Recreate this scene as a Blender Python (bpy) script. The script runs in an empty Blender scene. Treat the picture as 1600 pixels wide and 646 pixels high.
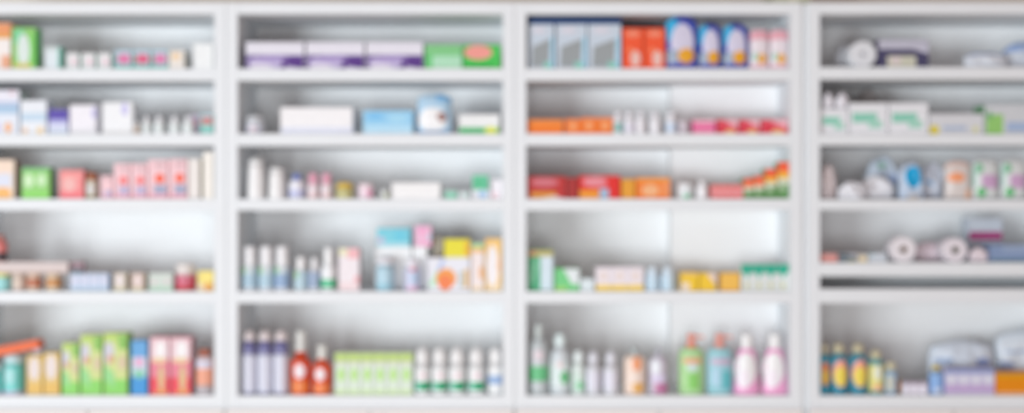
import bpy, bmesh, math, random
from mathutils import Vector
random.seed(7)
C = bpy.context.scene.collection
PX = 0.002                     # metres per photo pixel on the cabinets' front plane
CAMY = -4.0
HZ, EYE = 323, 1.5

def wx(px, d=0.0): return (px-800)*PX*(d-CAMY)/-CAMY
def wz(py, d=0.0): return EYE+(HZ-py)*PX*(d-CAMY)/-CAMY

# ---------------------------------------------------------------- materials
def lin(c):
    c = c/255.0
    return c/12.92 if c <= .04045 else ((c+.055)/1.055)**2.4
MATS = {}
def mat(rgb, rough=.5, gain=1.03, noise=.04, spec=.4, trans=0.0, bump=.02, scale=60.0, name=None):
    key = (tuple(rgb), rough, gain, noise, trans, bump)
    if key in MATS: return MATS[key]
    m = bpy.data.materials.new(name or 'finish_%d_%d_%d' % tuple(rgb)); m.use_nodes = True
    nt = m.node_tree; b = nt.nodes['Principled BSDF']
    col = [min(.9, lin(v)*gain) for v in rgb]
    tc = nt.nodes.new('ShaderNodeTexCoord'); nz = nt.nodes.new('ShaderNodeTexNoise')
    nz.inputs['Scale'].default_value = scale; nz.inputs['Detail'].default_value = 3
    nt.links.new(tc.outputs['Object'], nz.inputs['Vector'])
    rp = nt.nodes.new('ShaderNodeValToRGB')
    rp.color_ramp.elements[0].position = .3; rp.color_ramp.elements[1].position = .7
    rp.color_ramp.elements[0].color = [v*(1-noise) for v in col]+[1]
    rp.color_ramp.elements[1].color = [min(1, v*(1+noise)) for v in col]+[1]
    nt.links.new(nz.outputs['Fac'], rp.inputs['Fac']); nt.links.new(rp.outputs['Color'], b.inputs['Base Color'])
    if bump:
        bp = nt.nodes.new('ShaderNodeBump'); bp.inputs['Strength'].default_value = bump; bp.inputs['Distance'].default_value = .002
        nt.links.new(nz.outputs['Fac'], bp.inputs['Height']); nt.links.new(bp.outputs['Normal'], b.inputs['Normal'])
    b.inputs['Roughness'].default_value = rough
    b.inputs['Specular IOR Level'].default_value = spec
    if trans: b.inputs['Transmission Weight'].default_value = trans
    MATS[key] = m
    return m
BOARD = (232, 236, 239)
board = mat(BOARD, .45, 1.0, .01, .3, bump=.01, scale=8, name='white_lacquered_board')
backm = mat((243, 244, 247), .6, 1.0, .012, .2, bump=.01, scale=6, name='white_back_board')
doorm = mat((238, 233, 230), .5, 1.0, .01, .3, bump=.01, scale=8, name='cream_white_door')

# ---------------------------------------------------------------- mesh helpers
def link(name, bm, mats, parent=None, loc=(0, 0, 0), rot=(0, 0, 0), smooth=False):
    me = bpy.data.meshes.new(name); bm.to_mesh(me); bm.free()
    if not isinstance(mats, (list, tuple)): mats = [mats]
    for m in mats: me.materials.append(m)
    if smooth:
        for p in me.polygons: p.use_smooth = True
    o = bpy.data.objects.new(name, me); C.objects.link(o)
    o.location = loc; o.rotation_euler = rot
    if parent: o.parent = parent
    return o
def box_bm(bm, x0, x1, y0, y1, z0, z1, bev=0.0, mi=0, side=None, topi=None):
    r = bmesh.ops.create_cube(bm, size=1)
    vs = r['verts']
    for v in vs:
        v.co = Vector(((x0+x1)/2+v.co.x*(x1-x0), (y0+y1)/2+v.co.y*(y1-y0), (z0+z1)/2+v.co.z*(z1-z0)))
    fs = list({f for v in vs for f in v.link_faces})
    bm.normal_update()
    for f in fs:
        f.material_index = mi
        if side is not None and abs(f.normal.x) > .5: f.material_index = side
        if topi is not None and abs(f.normal.z) > .5: f.material_index = topi
    if bev:
        bmesh.ops.bevel(bm, geom=list({e for v in vs for e in v.link_edges}), offset=bev, segments=2, affect='EDGES', profile=.6)
def boxo(name, m, parent, x0, x1, y0, y1, z0, z1, bev=.0015):
    bm = bmesh.new(); box_bm(bm, x0, x1, y0, y1, z0, z1, bev); return link(name, bm, m, parent)
def inside_poly(x, z, pts):
    c = False; n = len(pts)
    for i in range(n):
        a, b = pts[i], pts[i-1]
        if (a[1] > z) != (b[1] > z) and x < (b[0]-a[0])*(z-a[1])/(b[1]-a[1])+a[0]: c = not c
    return c
def add_patch(bm, p, W, H, surf, mi, eps=.0004, sub=1, z0=0.0):
    """print p on the front of a thing whose face spans W x H (x centred), surf(x, z) -> y"""
    k = p[0]
    def P(u, v):
        u = min(.99, max(.01, u)); v = min(.99, max(.01, v)); x = (u-.5)*W; z = z0+v*H
        return bm.verts.new((x, surf(x, z)-eps, z))
    if k == 'r':
        _, u0, v0, u1, v1 = p[:5]
        n = sub
        g = [[P(u0+(u1-u0)*i/n, v0+(v1-v0)*j/n) for i in range(n+1)] for j in range(n+1)]
        for j in range(n):
            for i in range(n):
                bm.faces.new((g[j][i], g[j][i+1], g[j+1][i+1], g[j+1][i])).material_index = mi
    elif k == 'e':
        _, cu, cv, ru, rv = p[:5]
        N = 24; rings = max(1, sub//2)
        c = P(cu, cv); prev = None
        for q in range(1, rings+1):
            ring = [P(cu+ru*q/rings*math.cos(2*math.pi*i/N), cv+rv*q/rings*math.sin(2*math.pi*i/N)) for i in range(N)]
            for i in range(N):
                if prev is None: bm.faces.new((c, ring[i], ring[(i+1) % N])).material_index = mi
                else: bm.faces.new((prev[i], ring[i], ring[(i+1) % N], prev[(i+1) % N])).material_index = mi
            prev = ring
    elif k == 'p':
        vs = [P(u, v) for u, v in p[1]]
        bm.faces.new(vs).material_index = mi
def pcol(p): return p[2] if p[0] == 'p' else p[5]

# ---------------------------------------------------------------- tagging
ROW = {1: (107, 126), 2: (209, 228), 3: (311, 329), 4: (456, 474), 5: (619, 636)}
ROW4 = {1: (105, 124), 2: (210, 227), 3: (312, 328), 4: (411, 432), 5: (619, 636)}
BAY = {1: 'leftmost bay', 2: 'second bay', 3: 'third bay', 4: 'rightmost bay'}
SH = {1: 'top shelf', 2: 'second shelf', 3: 'third shelf', 4: 'fourth shelf', 5: 'bottom shelf'}
ORD = ['first', 'second', 'third', 'fourth', 'fifth', 'sixth', 'seventh', 'eighth']
NUM = {2: 'two', 3: 'three', 4: 'four', 5: 'five', 6: 'six', 7: 'seven'}
def nth(i, n, what):
    if n == 2: return ('left', 'right')[i]+' of two '+what
    if n == 3: return ('left', 'middle', 'right')[i]+' of three '+what
    return ORD[i]+' from left of '+NUM[n]+' '+what
cur = dict(c=1, r=1, z=0.0)
def cell(c, r):
    cur['c'] = c; cur['r'] = r
    cur['z'] = wz((ROW4 if c == 4 else ROW)[r][0])+.0004
LABELS = set()
def tag(o, desc, cat, group=None, place=True):
    l = desc + (', %s, %s' % (SH[cur['r']], BAY[cur['c']]) if place else '')
    n = len(l.split())
    assert 4 <= n <= 16, (n, l)
    assert l not in LABELS, l
    LABELS.add(l)
    o['label'] = l; o['category'] = cat
    if group: o['group'] = group + (' on the %s of the %s' % (SH[cur['r']], BAY[cur['c']]) if place else '')
    return o
TOP = {}

# ---------------------------------------------------------------- products
def carton(x0, x1, yt, desc, col, pat=(), side=None, d=.02, dep=.06, on=None, rz=0.0, ry=0.0, group=None, rough=.45, name='carton', cat='box', lift=0.0):
    z = TOP[on.name]+.0004 if on is not None else cur['z']
    a, b = wx(x0, d), wx(x1, d)
    W = b-a; H = wz(yt, d)-z-lift
    if ry: H = lift
    bm = bmesh.new(); mats = [mat(col, rough)]
    si = None
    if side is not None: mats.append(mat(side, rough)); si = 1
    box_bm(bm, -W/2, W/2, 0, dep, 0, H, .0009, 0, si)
    for i, p in enumerate(pat):
        mats.append(mat(pcol(p), rough)); add_patch(bm, p, W, H, lambda x, zz: 0.0, len(mats)-1, eps=.0003+.00012*i)
    o = link(name, bm, mats, None, ((a+b)/2, d, z), (0, ry, rz))
    TOP[o.name] = z+H
    return tag(o, desc, cat, group)

def lathe_bm(bm, prof, seg=40, mi=0, sy=1.0, close=True):
    rings = []
    for r, z in prof:
        if r < 1e-6: rings.append([bm.verts.new((0, 0, z))])
        else: rings.append([bm.verts.new((r*math.cos(2*math.pi*i/seg), sy*r*math.sin(2*math.pi*i/seg), z)) for i in range(seg)])
    for A, B in zip(rings, rings[1:]):
        for i in range(seg):
            j = (i+1) % seg
            if len(A) == 1 and len(B) > 1: f = bm.faces.new((A[0], B[j], B[i]))
            elif len(B) == 1 and len(A) > 1: f = bm.faces.new((A[i], A[j], B[0]))
            elif len(A) > 1: f = bm.faces.new((A[i], A[j], B[j], B[i]))
            else: continue
            f.material_index = mi
def rad(prof, z):
    for (r0, z0), (r1, z1) in zip(prof, prof[1:]):
        if z0 <= z <= z1 and z1 > z0: return r0+(r1-r0)*(z-z0)/(z1-z0)
    return prof[-1][0]

def bottle(x0, x1, yt, desc, body, capc, cap=(.5, .2), neck=None, sh=.12, label=None, pat=(), d=.02, sy=1.0, style='flat',
           group=None, name='bottle', cat='bottle', on=None, rough=.3, trans=0.0, collar=None, taper=1.0, waist=0.0, tilt=0.0):
    """cap=(width, height) as shares of the whole; label=(v0, v1, colour) as shares of the body height; pat prints sit on the label or body"""
    z = TOP[on.name]+.0004 if on is not None else cur['z']
    w = (x1-x0)*PX; R = w/2*(1+d/4); dd = d+R*sy
    R = w/2*(dd-CAMY)/4
    cx = wx((x0+x1)/2, dd)
    H = wz(yt, dd)-z
    hc = H*cap[1]; rc = R*cap[0]
    rn = R*neck if neck else rc*.86
    Hb = H-hc
    hs = H*sh
    top = Hb-hs-.001
    prof = [(0, 0), (R*.9, 0), (R*.97, R*.05), (R, R*.16)]
    n = 8
    for i in range(1, n):
        t = i/n; zz = R*.16+(top-R*.16)*t
        prof.append((R*(1+(taper-1)*t)*(1-waist*math.sin(math.pi*t)), zz))
    Rt = R*taper
    prof.append((Rt, top))
    for i in range(1, 9):
        t = i/8*math.pi/2
        prof.append((rn+(Rt-rn)*math.cos(t), top+hs*math.sin(t)))
    bodyprof = list(prof)
    prof += [(rn, Hb+hc*.25), (0, Hb+hc*.25)]
    root = bpy.data.objects.new(name, None); C.objects.link(root)
    root.empty_display_size = .02
    root.location = (cx, dd, z); root.rotation_euler = (0, tilt, 0)
    bm = bmesh.new(); mats = [mat(body, rough, trans=trans)]
    lathe_bm(bm, prof, sy=sy)
    surf = lambda x, zz, e=0.0: -sy*math.sqrt(max(1e-8, (rad(bodyprof, zz)+e)**2-x*x))
    if not label:
        for i, p in enumerate(pat):
            mats.append(mat(pcol(p), rough)); add_patch(bm, p, 2*R*.97, Hb, surf, len(mats)-1, eps=.0009+.0002*i, sub=14)
    link('body', bm, mats, root, smooth=True)
    if label:
        v0, v1, lc = label
        bm = bmesh.new(); mats = [mat(lc, .45)]
        pts = [(rad(bodyprof, Hb*(v0+(v1-v0)*i/10))+.0005, Hb*(v0+(v1-v0)*i/10)) for i in range(11)]
        pts = [(pts[0][0]-.0007, pts[0][1])]+pts+[(pts[-1][0]-.0007, pts[-1][1])]
        lathe_bm(bm, pts, sy=sy)
        for i, p in enumerate(pat):
            mats.append(mat(pcol(p), .45)); add_patch(bm, p, 2*R*.97, Hb, lambda x, zz: surf(x, zz, .0005), len(mats)-1, eps=.0008+.0002*i, sub=14)
        link('label', bm, mats, root, smooth=True)
    if collar:
        ch, cc = collar; ch *= H
        bm = bmesh.new(); lathe_bm(bm, [(rn, Hb-ch), (rn*1.12, Hb-ch+.0003), (rn*1.12, Hb-.0003), (rn, Hb)], sy=1)
        link('collar', bm, mat(cc, .4), root, smooth=True)
    bm = bmesh.new()
    syc = sy if cap[0] > .8 else 1.0
    if style == 'flat':
        p = [(0, Hb), (rc*.98, Hb), (rc, Hb+hc*.06), (rc*.96, Hb+hc*.9), (rc*.9, H-.0002), (0, H)]
    elif style == 'round':
        p = [(0, Hb), (rc*.8, Hb)]+[(rc*math.cos(a), Hb+hc*.45+hc*.55*math.sin(a)) for a in [i*math.pi/16 for i in range(-4, 8)]]+[(0, H)]
    elif style == 'cone':
        p = [(0, Hb), (rc, Hb), (rc, Hb+hc*.1), (rc*.85, Hb+hc*.4), (rc*.62, Hb+hc*.75), (rc*.5, Hb+hc*.93), (rc*.38, H-.0002), (0, H)]
    elif style == 'pump':
        p = [(0, Hb), (rc, Hb), (rc, Hb+hc*.35), (rc*.9, Hb+hc*.4), (rc*.3, Hb+hc*.42), (rc*.3, Hb+hc*.6), (rc*.85, Hb+hc*.62), (rc*.85, H-.0006), (rc*.7, H), (0, H)]
    lathe_bm(bm, p, seg=32, sy=syc)
    if style == 'pump':
        box_bm(bm, 0, R*1.0, -rc*.3, rc*.3, Hb+hc*.68, Hb+hc*.86, .0008)
    link('pump' if style == 'pump' else 'cap', bm, mat(capc, .35), root, smooth=True)
    TOP[root.name] = z+H
    return tag(root, desc, cat, group)

def jar(x0, x1, yt, desc, body, lid, lh=.25, **k):
    return bottle(x0, x1, yt, desc, body, lid, cap=(.98, lh), neck=.9, sh=.03, name='jar', cat='jar', **k)

def pouch(x0, x1, yt, desc, col, pat=(), d=.02, T=.02, rnd=.25, crumple=0.0, on=None, group=None, name='pouch', cat='pouch', rough=.35,
          trans=0.0, seed=0, n=36, sq=5.0, lean=0.0, rot=0.0):
    """soft filled pack: rounded outline, bulging faces, crimped edges"""
    z = TOP[on.name]+.0004 if on is not None else cur['z']
    dm = d+T
    a, b = wx(x0, dm), wx(x1, dm); W = b-a; H = wz(yt, dm)-z
    rs = random.Random(seed+int(x0))
    ph = [rs.uniform(0, 6.3) for _ in range(8)]
    def hw(v):                      # half width at height v
        t = 2*v-1
        k = (1-abs(t)**sq)**(1/sq) if abs(t) < 1 else 0
        return W/2*(1-rnd*(1-k))*(1-.06*crumple*math.sin(7*v+ph[0])) if t > 0 else W/2*(1-rnd*.4*(1-k))
    def th(u, v):
        b_ = T*(max(0, 1-abs(u)**3)**.6)*(max(0, 1-abs(2*v-1)**3)**.55)
        if crumple: b_ *= 1+crumple*(.22*math.sin(5*u+ph[1]+6*v)+.18*math.sin(11*v+ph[2]-4*u)+.12*math.sin(17*u*v+ph[3]))
        return b_+.0006
    bm = bmesh.new(); mats = [mat(col, rough, trans=trans)]
    def zt(u, v):
        zz = H*v
        if v > .5: zz -= H*rnd*.5*(abs(u)**3)*(v-.5)*2
        if crumple: zz += H*.05*crumple*math.sin(6*u+ph[4])*max(0, v-.4)
        return max(0.0, zz)
    grid = {}
    for s in (-1, 1):
        for j in range(n+1):
            for i in range(n+1):
                u = -1+2*i/n; v = j/n
                grid[s, i, j] = bm.verts.new((u*hw(v), T+s*th(u, v), zt(u, v)))
    for i, p in enumerate(pat): mats.append(mat(pcol(p), rough))
    def which(u, v):
        q = (u+1)/2; r = 0
        for i, p in enumerate(pat):
            if p[0] == 'r' and p[1] <= q <= p[3] and p[2] <= v <= p[4]: r = i+1
            if p[0] == 'e' and ((q-p[1])/p[3])**2+((v-p[2])/p[4])**2 <= 1: r = i+1
            if p[0] == 'p' and inside_poly(q, v, p[1]): r = i+1
        return r
    for j in range(n):
        for i in range(n):
            g = lambda s, a_, b_: grid[s, a_, b_]
            f = bm.faces.new((g(-1, i, j), g(-1, i+1, j), g(-1, i+1, j+1), g(-1, i, j+1)))
            f.material_index = which(-1+2*(i+.5)/n, (j+.5)/n)
            bm.faces.new((g(1, i, j+1), g(1, i+1, j+1), g(1, i+1, j), g(1, i, j)))
    rim = [(i, 0) for i in range(n)]+[(n, j) for j in range(n)]+[(i, n) for i in range(n, 0, -1)]+[(0, j) for j in range(n, 0, -1)]
    for k in range(len(rim)):
        A, B = rim[k], rim[(k+1) % len(rim)]
        bm.faces.new((grid[-1, A[0], A[1]], grid[1, A[0], A[1]], grid[1, B[0], B[1]], grid[-1, B[0], B[1]]))
    bmesh.ops.recalc_face_normals(bm, faces=bm.faces)
    o = link(name, bm, mats, None, ((a+b)/2, d, z), (lean, rot, 0), smooth=True)
    TOP[o.name] = z+H
    return tag(o, desc, cat, group)

def roll(x0, x1, desc, col, corec, d=.02, L=.07, hole=.3, rz=0.0, group=None, sx=1.0):
    """wound roll lying on its side, end towards the room"""
    z = cur['z']; R = (x1-x0)/2*PX*(d-CAMY)/4
    root = bpy.data.objects.new('bandage_roll', None); C.objects.link(root)
    root.location = (wx((x0+x1)/2, d), d, z); root.rotation_euler = (0, 0, rz)
    def ring(name, prof, m):
        bm = bmesh.new(); N = 48; rr = []
        for r, y in prof: rr.append([bm.verts.new((r*math.cos(2*math.pi*i/N), y, R+r*math.sin(2*math.pi*i/N))) for i in range(N)])
        for q in range(len(rr)):
            A, B = rr[q], rr[(q+1) % len(rr)]
            for i in range(N):
                bm.faces.new((A[i], A[(i+1) % N], B[(i+1) % N], B[i]))
        bmesh.ops.recalc_face_normals(bm, faces=bm.faces)
        link(name, bm, m, root, smooth=True)
    h = R*hole
    pr = [(h, .001)]
    for k in range(1, 7):                                  # wound layers on the end face
        r = h+(R-h)*k/7; pr += [(r-.0006, .001), (r, .0018), (r+.0006, .001)]
    pr += [(R-.002, .001), (R, .003), (R, L-.003), (R-.002, L), (h, L)]
    ring('winding', pr, mat(col, .8))
    ring('core', [(h*.82, .0004), (h*.995, .0004), (h*.995, L), (h*.82, L)], mat(corec, .8))
    TOP[root.name] = z+2*R
    return tag(root, desc, 'roll', group)

# ================================================================= the setting
def struct(o): o['kind'] = 'structure'; return o
bm = bmesh.new(); box_bm(bm, -4, 4, -6, .36, -.05, 0)
struct(link('floor', bm, mat((196, 178, 160), .45, 1.0, .05, scale=4, name='beige_floor')))
bm = bmesh.new(); box_bm(bm, -4, 4, .36, .46, -.05, 2.9)
struct(link('wall_back', bm, mat((232, 228, 218), .8, 1.0, .015, scale=12, name='cream_wall_paint')))
# filler strip that closes the gap beside the rightmost unit
struct(boxo('trim_1', board, None, wx(1253.3), wx(1262.7), .012, .3, .0, wz(5)))

def unit(x0, x1, rows, extra, label):
    root = bpy.data.objects.new('shelf_unit', None); C.objects.link(root)
    zb = wz(636); zt = wz(4)
    root.location = (wx((x0+x1)/2), 0, zb)
    cx = root.location.x
    def part(name, m, a, b, y0, y1, z0, z1, bev=.0012):
        o = boxo(name, m, root, a-cx, b-cx, y0, y1, z0-zb, z1-zb, bev); return o
    t = 18*PX
    A, B = wx(x0), wx(x1)
    part('side_panel', board, A, A+t, 0, .31, zb, zt); part('side_panel', board, B-t, B, 0, .31, zb, zt)
    part('top_board', board, A+t, B-t, 0.0006, .31, wz(22), zt)
    part('back_panel', backm, A+t, B-t, .302, .31, zb, wz(22))
    for r, (ya, yb) in rows.items():
        part('bottom_board' if r == 5 else 'shelf_board', board, A+t, B-t, .0006, .302, wz(yb), wz(ya))
    if extra: extra(part, A, B, t)
    return tag(root, label, 'shelf unit', 'white open shelf units along the wall', place=False)
unit(-74, 352.7, ROW, None, 'white open shelf unit at left edge, holding pink and green cartons')
unit(353.3, 803.7, ROW, None, 'white open shelf unit with purple and white cartons on its top shelf')
def column(part, A, B, t):
    prev = 22
    for r in (1, 2, 3, 4, 5):
        part('boxed_column', backm, wx(1061), B-t, .2, .3015, wz(ROW[r][0]), wz(prev)); prev = ROW[r][1]
unit(804.3, 1253, ROW, column, 'white open shelf unit with blue pouches and red cartons on top shelf')
def ex4(part, A, B, t): part('shelf_board', board, A+t, B-t, .0006, .302, wz(474), wz(452))
unit(1263, 1713, ROW4, ex4, 'white open shelf unit at right edge with a narrow empty slot')

def base(x0, x1, label):
    root = bpy.data.objects.new('base_cabinet', None); C.objects.link(root)
    A, B = wx(x0), wx(x1); cx = (A+B)/2; zt = wz(636.4)
    root.location = (cx, 0, 0)
    boxo('carcass', board, root, A-cx, B-cx, .0, .31, .08, zt)
    boxo('plinth', board, root, A-cx+.004, B-cx-.004, .03, .30, 0.0005, .0798)
    for s in (0, 1):
        a = A-cx+.003+s*(B-A)/2; b = a+(B-A)/2-.006
        bm = bmesh.new(); fr = .045
        box_bm(bm, a, b, -.012, -.0004, .085, zt-.008, .001)
        for q in ((a, a+fr, .085, zt-.008), (b-fr, b, .085, zt-.008), (a+fr, b-fr, .085, .085+fr), (a+fr, b-fr, zt-.008-fr*.4, zt-.008)):
            box_bm(bm, q[0], q[1], -.018, -.0118, q[2], q[3], .001)
        dr = link('door', bm, doorm, root)
        hx = b-.02 if s == 0 else a+.02
        bm = bmesh.new(); box_bm(bm, hx-.005, hx+.005, -.042, -.034, .62, .74, .002)
        box_bm(bm, hx-.004, hx+.004, -.036, -.0175, .63, .638, .001); box_bm(bm, hx-.004, hx+.004, -.036, -.0175, .722, .73, .001)
        link('handle', bm, mat((180, 180, 182), .3), dr)
    tag(root, label, 'cabinet', 'base cabinets under the shelf units', place=False)
base(-74, 352.5, 'white base cabinet under the leftmost shelf unit')
base(353.5, 803.5, 'white base cabinet under the second shelf unit from left')
base(804.5, 1253, 'white base cabinet under the third shelf unit from left')
base(1263, 1713, 'white base cabinet under the rightmost shelf unit')

# cardboard box on top of the third unit (only its foot shows)
zz = wz(4)+.0005
bm = bmesh.new(); box_bm(bm, -.055, .055, 0, .2, 0, .16, .001); box_bm(bm, -.012, .012, -.0004, .2004, 0.004, .1604, 0, 1)
o = link('storage_box', bm, [mat((172, 172, 150), .8), mat((200, 196, 176), .5)], None, (wx(1240), .012, zz))
tag(o, 'olive grey storage box on top of the third shelf unit', 'box', place=False)

# ================================================================= LEFTMOST BAY
W_ = (235, 236, 240)
cell(1, 1)
carton(-14, 17, 36, 'white carton with orange top and foot at frame edge', (238, 232, 228), [('r', 0, .72, 1, 1, (230, 150, 95)), ('r', .5, 0, 1, .3, (226, 165, 130)), ('r', 0, .66, 1, .74, (225, 160, 60))], side=(228, 150, 80))
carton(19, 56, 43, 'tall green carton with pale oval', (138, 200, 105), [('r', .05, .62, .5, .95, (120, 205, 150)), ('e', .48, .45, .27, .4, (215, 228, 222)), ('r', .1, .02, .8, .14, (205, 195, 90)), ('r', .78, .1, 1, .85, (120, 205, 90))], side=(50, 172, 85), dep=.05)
carton(70, 94, 73, 'small white carton with teal side', (218, 228, 232), [('r', .0, .82, 1, 1, (200, 212, 210)), ('r', .85, 0, 1, 1, (140, 205, 190))], side=(95, 185, 160), dep=.045)
for i, (a, b) in enumerate(((104, 123), (128, 148), (153, 173))):
    carton(a, b, 83, nth(i, 3, 'tiny white cartons with pink dots'), (226, 228, 228), [('e', .6, .4, .22, .3, (228, 200, 210)), ('r', 0, .0, 1, .18, (205, 222, 218))], side=(180, 215, 205), d=.02, dep=.025, group='tiny white cartons')
for i, (a, b, c_) in enumerate(((179, 206, (216, 120, 165)), (208, 235, (214, 95, 130)), (237, 262, (216, 125, 170)))):
    carton(a, b, 78, nth(i, 3, 'teal cartons with pink fronts'), (190, 205, 215), [('r', 0, .0, 1, .2, (100, 190, 180)), ('r', 0, .86, 1, 1, (170, 200, 215)), ('e', .55, .52, .38, .28, c_), ('r', 0, .25, .16, .7, (130, 160, 140) if i else (140, 190, 190))], side=(80, 170, 165), dep=.05, group='teal and pink cartons')
carton(264, 288, 79, 'cream carton with orange dot and taupe side', (232, 226, 218), [('e', .45, .68, .3, .2, (235, 205, 165))], side=(160, 160, 148), dep=.06)
carton(302, 333, 68, 'plain white carton against right panel', (236, 240, 246), d=.008, dep=.05)

cell(1, 2)
lo = carton(-14, 29, 164, 'white carton with orange dot under another at frame edge', (222, 228, 238), [('r', 0, .7, 1, 1, (165, 195, 222)), ('e', .62, .22, .13, .18, (238, 175, 120)), ('r', .0, .1, .3, .35, (205, 175, 215))], dep=.08)
carton(-14, 30, 141, 'white carton topping the stack at frame edge', (228, 228, 238), [('r', 0, 0, 1, .2, (180, 195, 225)), ('e', .75, .8, .12, .12, (225, 195, 205))], side=(170, 190, 185), on=lo, dep=.08)
carton(32, 73, 157, 'white carton with pale blue band and small orange marks', (228, 232, 238), [('r', 0, .38, 1, .62, (190, 212, 230)), ('e', .18, .1, .12, .08, (230, 195, 160)), ('e', .75, .1, .14, .1, (235, 205, 150))], side=(190, 200, 215), dep=.07)
carton(76, 106, 171, 'carton with indigo top half', (212, 216, 236), [('r', 0, .58, 1, 1, (80, 58, 165)), ('r', 0, .4, 1, .58, (175, 175, 222)), ('r', 0, 0, 1, .12, (185, 205, 222))], side=(140, 130, 190), dep=.06)
carton(109, 150, 164, 'narrower white carton with purple corner mark', (236, 234, 240), [('e', .94, .72, .1, .2, (190, 185, 232)), ('r', 0, 0, 1, .16, (222, 222, 226))], dep=.07)
carton(160, 207, 160, 'wider white carton with purple corner mark', (236, 238, 242), [('e', .74, .78, .1, .2, (195, 190, 235)), ('r', 0, 0, 1, .12, (222, 222, 222))], dep=.07)
bottle(209.5, 219, 190, 'tiny bottle with tan foot beside white cartons', (222, 210, 200), (225, 222, 222), cap=(.6, .3), label=(.1, .5, (205, 188, 172)))
for i, (a, b) in enumerate(((223, 236), (241, 257), (265, 281), (286, 303))):
    bottle(a, b, 182, nth(i, 4, 'small white bottles'), (235, 240, 242), (232, 234, 238), cap=(.62, .28), sh=.14, d=.004, label=(.2, .6, (226, 236, 236)), group='small white bottles')
carton(297, 312, 180, 'small carton with pink and lilac front', (215, 205, 228), [('e', .5, .55, .35, .25, (235, 185, 205))], side=(165, 205, 200), d=.05, dep=.05)
carton(313, 332, 178, 'small teal carton with red block', (140, 205, 195), [('r', .1, .45, 1, .85, (195, 130, 130)), ('r', 0, .86, 1, 1, (175, 205, 215))], d=.03, dep=.05)

cell(1, 3)
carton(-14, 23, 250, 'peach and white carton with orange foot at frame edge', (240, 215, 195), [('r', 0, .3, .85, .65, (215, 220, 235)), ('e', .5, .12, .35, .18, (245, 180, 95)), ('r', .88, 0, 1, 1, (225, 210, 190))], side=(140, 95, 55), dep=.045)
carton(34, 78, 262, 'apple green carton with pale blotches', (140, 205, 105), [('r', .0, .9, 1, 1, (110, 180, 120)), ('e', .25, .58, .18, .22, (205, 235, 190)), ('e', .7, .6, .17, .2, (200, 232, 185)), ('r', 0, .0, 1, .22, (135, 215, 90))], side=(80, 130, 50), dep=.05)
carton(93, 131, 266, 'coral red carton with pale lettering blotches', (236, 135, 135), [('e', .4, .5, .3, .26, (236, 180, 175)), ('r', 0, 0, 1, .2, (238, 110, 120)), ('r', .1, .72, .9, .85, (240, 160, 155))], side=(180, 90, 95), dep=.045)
jar(135, 153, 270, 'small brown-lidded jar between coral and pink cartons', (205, 195, 175), (165, 95, 62), lh=.28, pat=[('e', .5, .45, .3, .35, (222, 222, 220)), ('r', .1, .02, .9, .2, (165, 150, 95))])
cartons3 = ((157, 176, 275, 0), (178, 203, 256, 1), (205, 229, 256, 1), (231, 262, 250, 2), (264, 292, 249, 2))
for i, (a, b, t, k) in enumerate(cartons3):
    pt = [('r', 0, .0, 1, .12, (232, 170, 185)), ('r', .3, .12, .95, .36, (185, 175, 205) if k < 2 else (160, 165, 190))]
    if k: pt.append(('e', .6, .52, .25, .13, (238, 110, 110) if k == 1 else (246, 95, 62)))
    pt.append(('e', .6, .86, .25, .06, (205, 170, 175)))
    carton(a, b, t, nth(i, 5, 'pink cartons with red dots'), (240, 200, 205), pt, side=(232, 180, 190), dep=.06, group='pink cartons')
carton(294, 312, 248, 'slim off-white carton beside the pink cartons', (232, 226, 222), side=(190, 182, 150), dep=.06)
carton(317, 333, 238, 'tall ivory carton against right panel', (240, 236, 228), d=.006, dep=.06)

cell(1, 4)
js = []
for a, b, ds, bc, lc, lb in ((-8, 16, 'small jar with yellow lid and teal foot at frame edge', (150, 215, 215), (232, 225, 120), (165, 225, 225)),
                         (20, 40, 'small beige jar under the pink tray', (212, 195, 185), (215, 200, 185), (222, 205, 190)),
                         (43, 65, 'small jar with brick red label under the tray', (210, 190, 170), (222, 195, 175), (190, 115, 85)),
                         (73, 97, 'small jar with ochre label under the tray', (215, 200, 175), (222, 200, 175), (205, 145, 85))):
    js.append(jar(a, b, 427, ds, bc, lc, lh=.2, label=(.3, .85, lb)))
tray = carton(-14, 106, 410, 'long pinkish beige carton laid across four jars', (212, 198, 195), [('r', 0, .0, 1, .25, (205, 185, 178))], on=js[2], dep=.06)
bottle(-10, 11, 367, 'red bottle with black foot standing on beige carton', (215, 120, 115), (180, 120, 110), cap=(.6, .2), label=(.05, .42, (52, 54, 60)), on=tray, d=.025)
pb = []
for i in range(4):
    pb.append(carton(110+15*i, 124.4+15*i, 428, nth(i, 4, 'pale blue cartons'), (200, 212, 232), [('r', 0, 0, 1, .2, (175, 200, 220)), ('e', .5, .6, .25, .2, (216, 212, 230))], side=(125, 155, 200), dep=.055, group='pale blue cartons'))
carton(112, 130, 410, 'dark maroon carton with teal foot atop pale blue cartons', (150, 118, 128), [('r', 0, 0, 1, .4, (78, 100, 106))], on=pb[0], d=.03, dep=.03)
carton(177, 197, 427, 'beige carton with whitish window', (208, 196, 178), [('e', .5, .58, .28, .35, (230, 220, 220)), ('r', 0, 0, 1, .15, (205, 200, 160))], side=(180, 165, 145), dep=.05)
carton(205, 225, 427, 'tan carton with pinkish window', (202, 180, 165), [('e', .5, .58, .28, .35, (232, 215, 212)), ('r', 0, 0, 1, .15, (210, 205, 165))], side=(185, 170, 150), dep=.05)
carton(233, 270, 427, 'pale sage green carton with pink specks', (205, 214, 206), [('e', .2, .45, .08, .12, (225, 200, 205)), ('e', .75, .5, .08, .12, (225, 200, 205)), ('r', 0, 0, 1, .25, (180, 212, 190))], side=(190, 200, 190), dep=.05)
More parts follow.
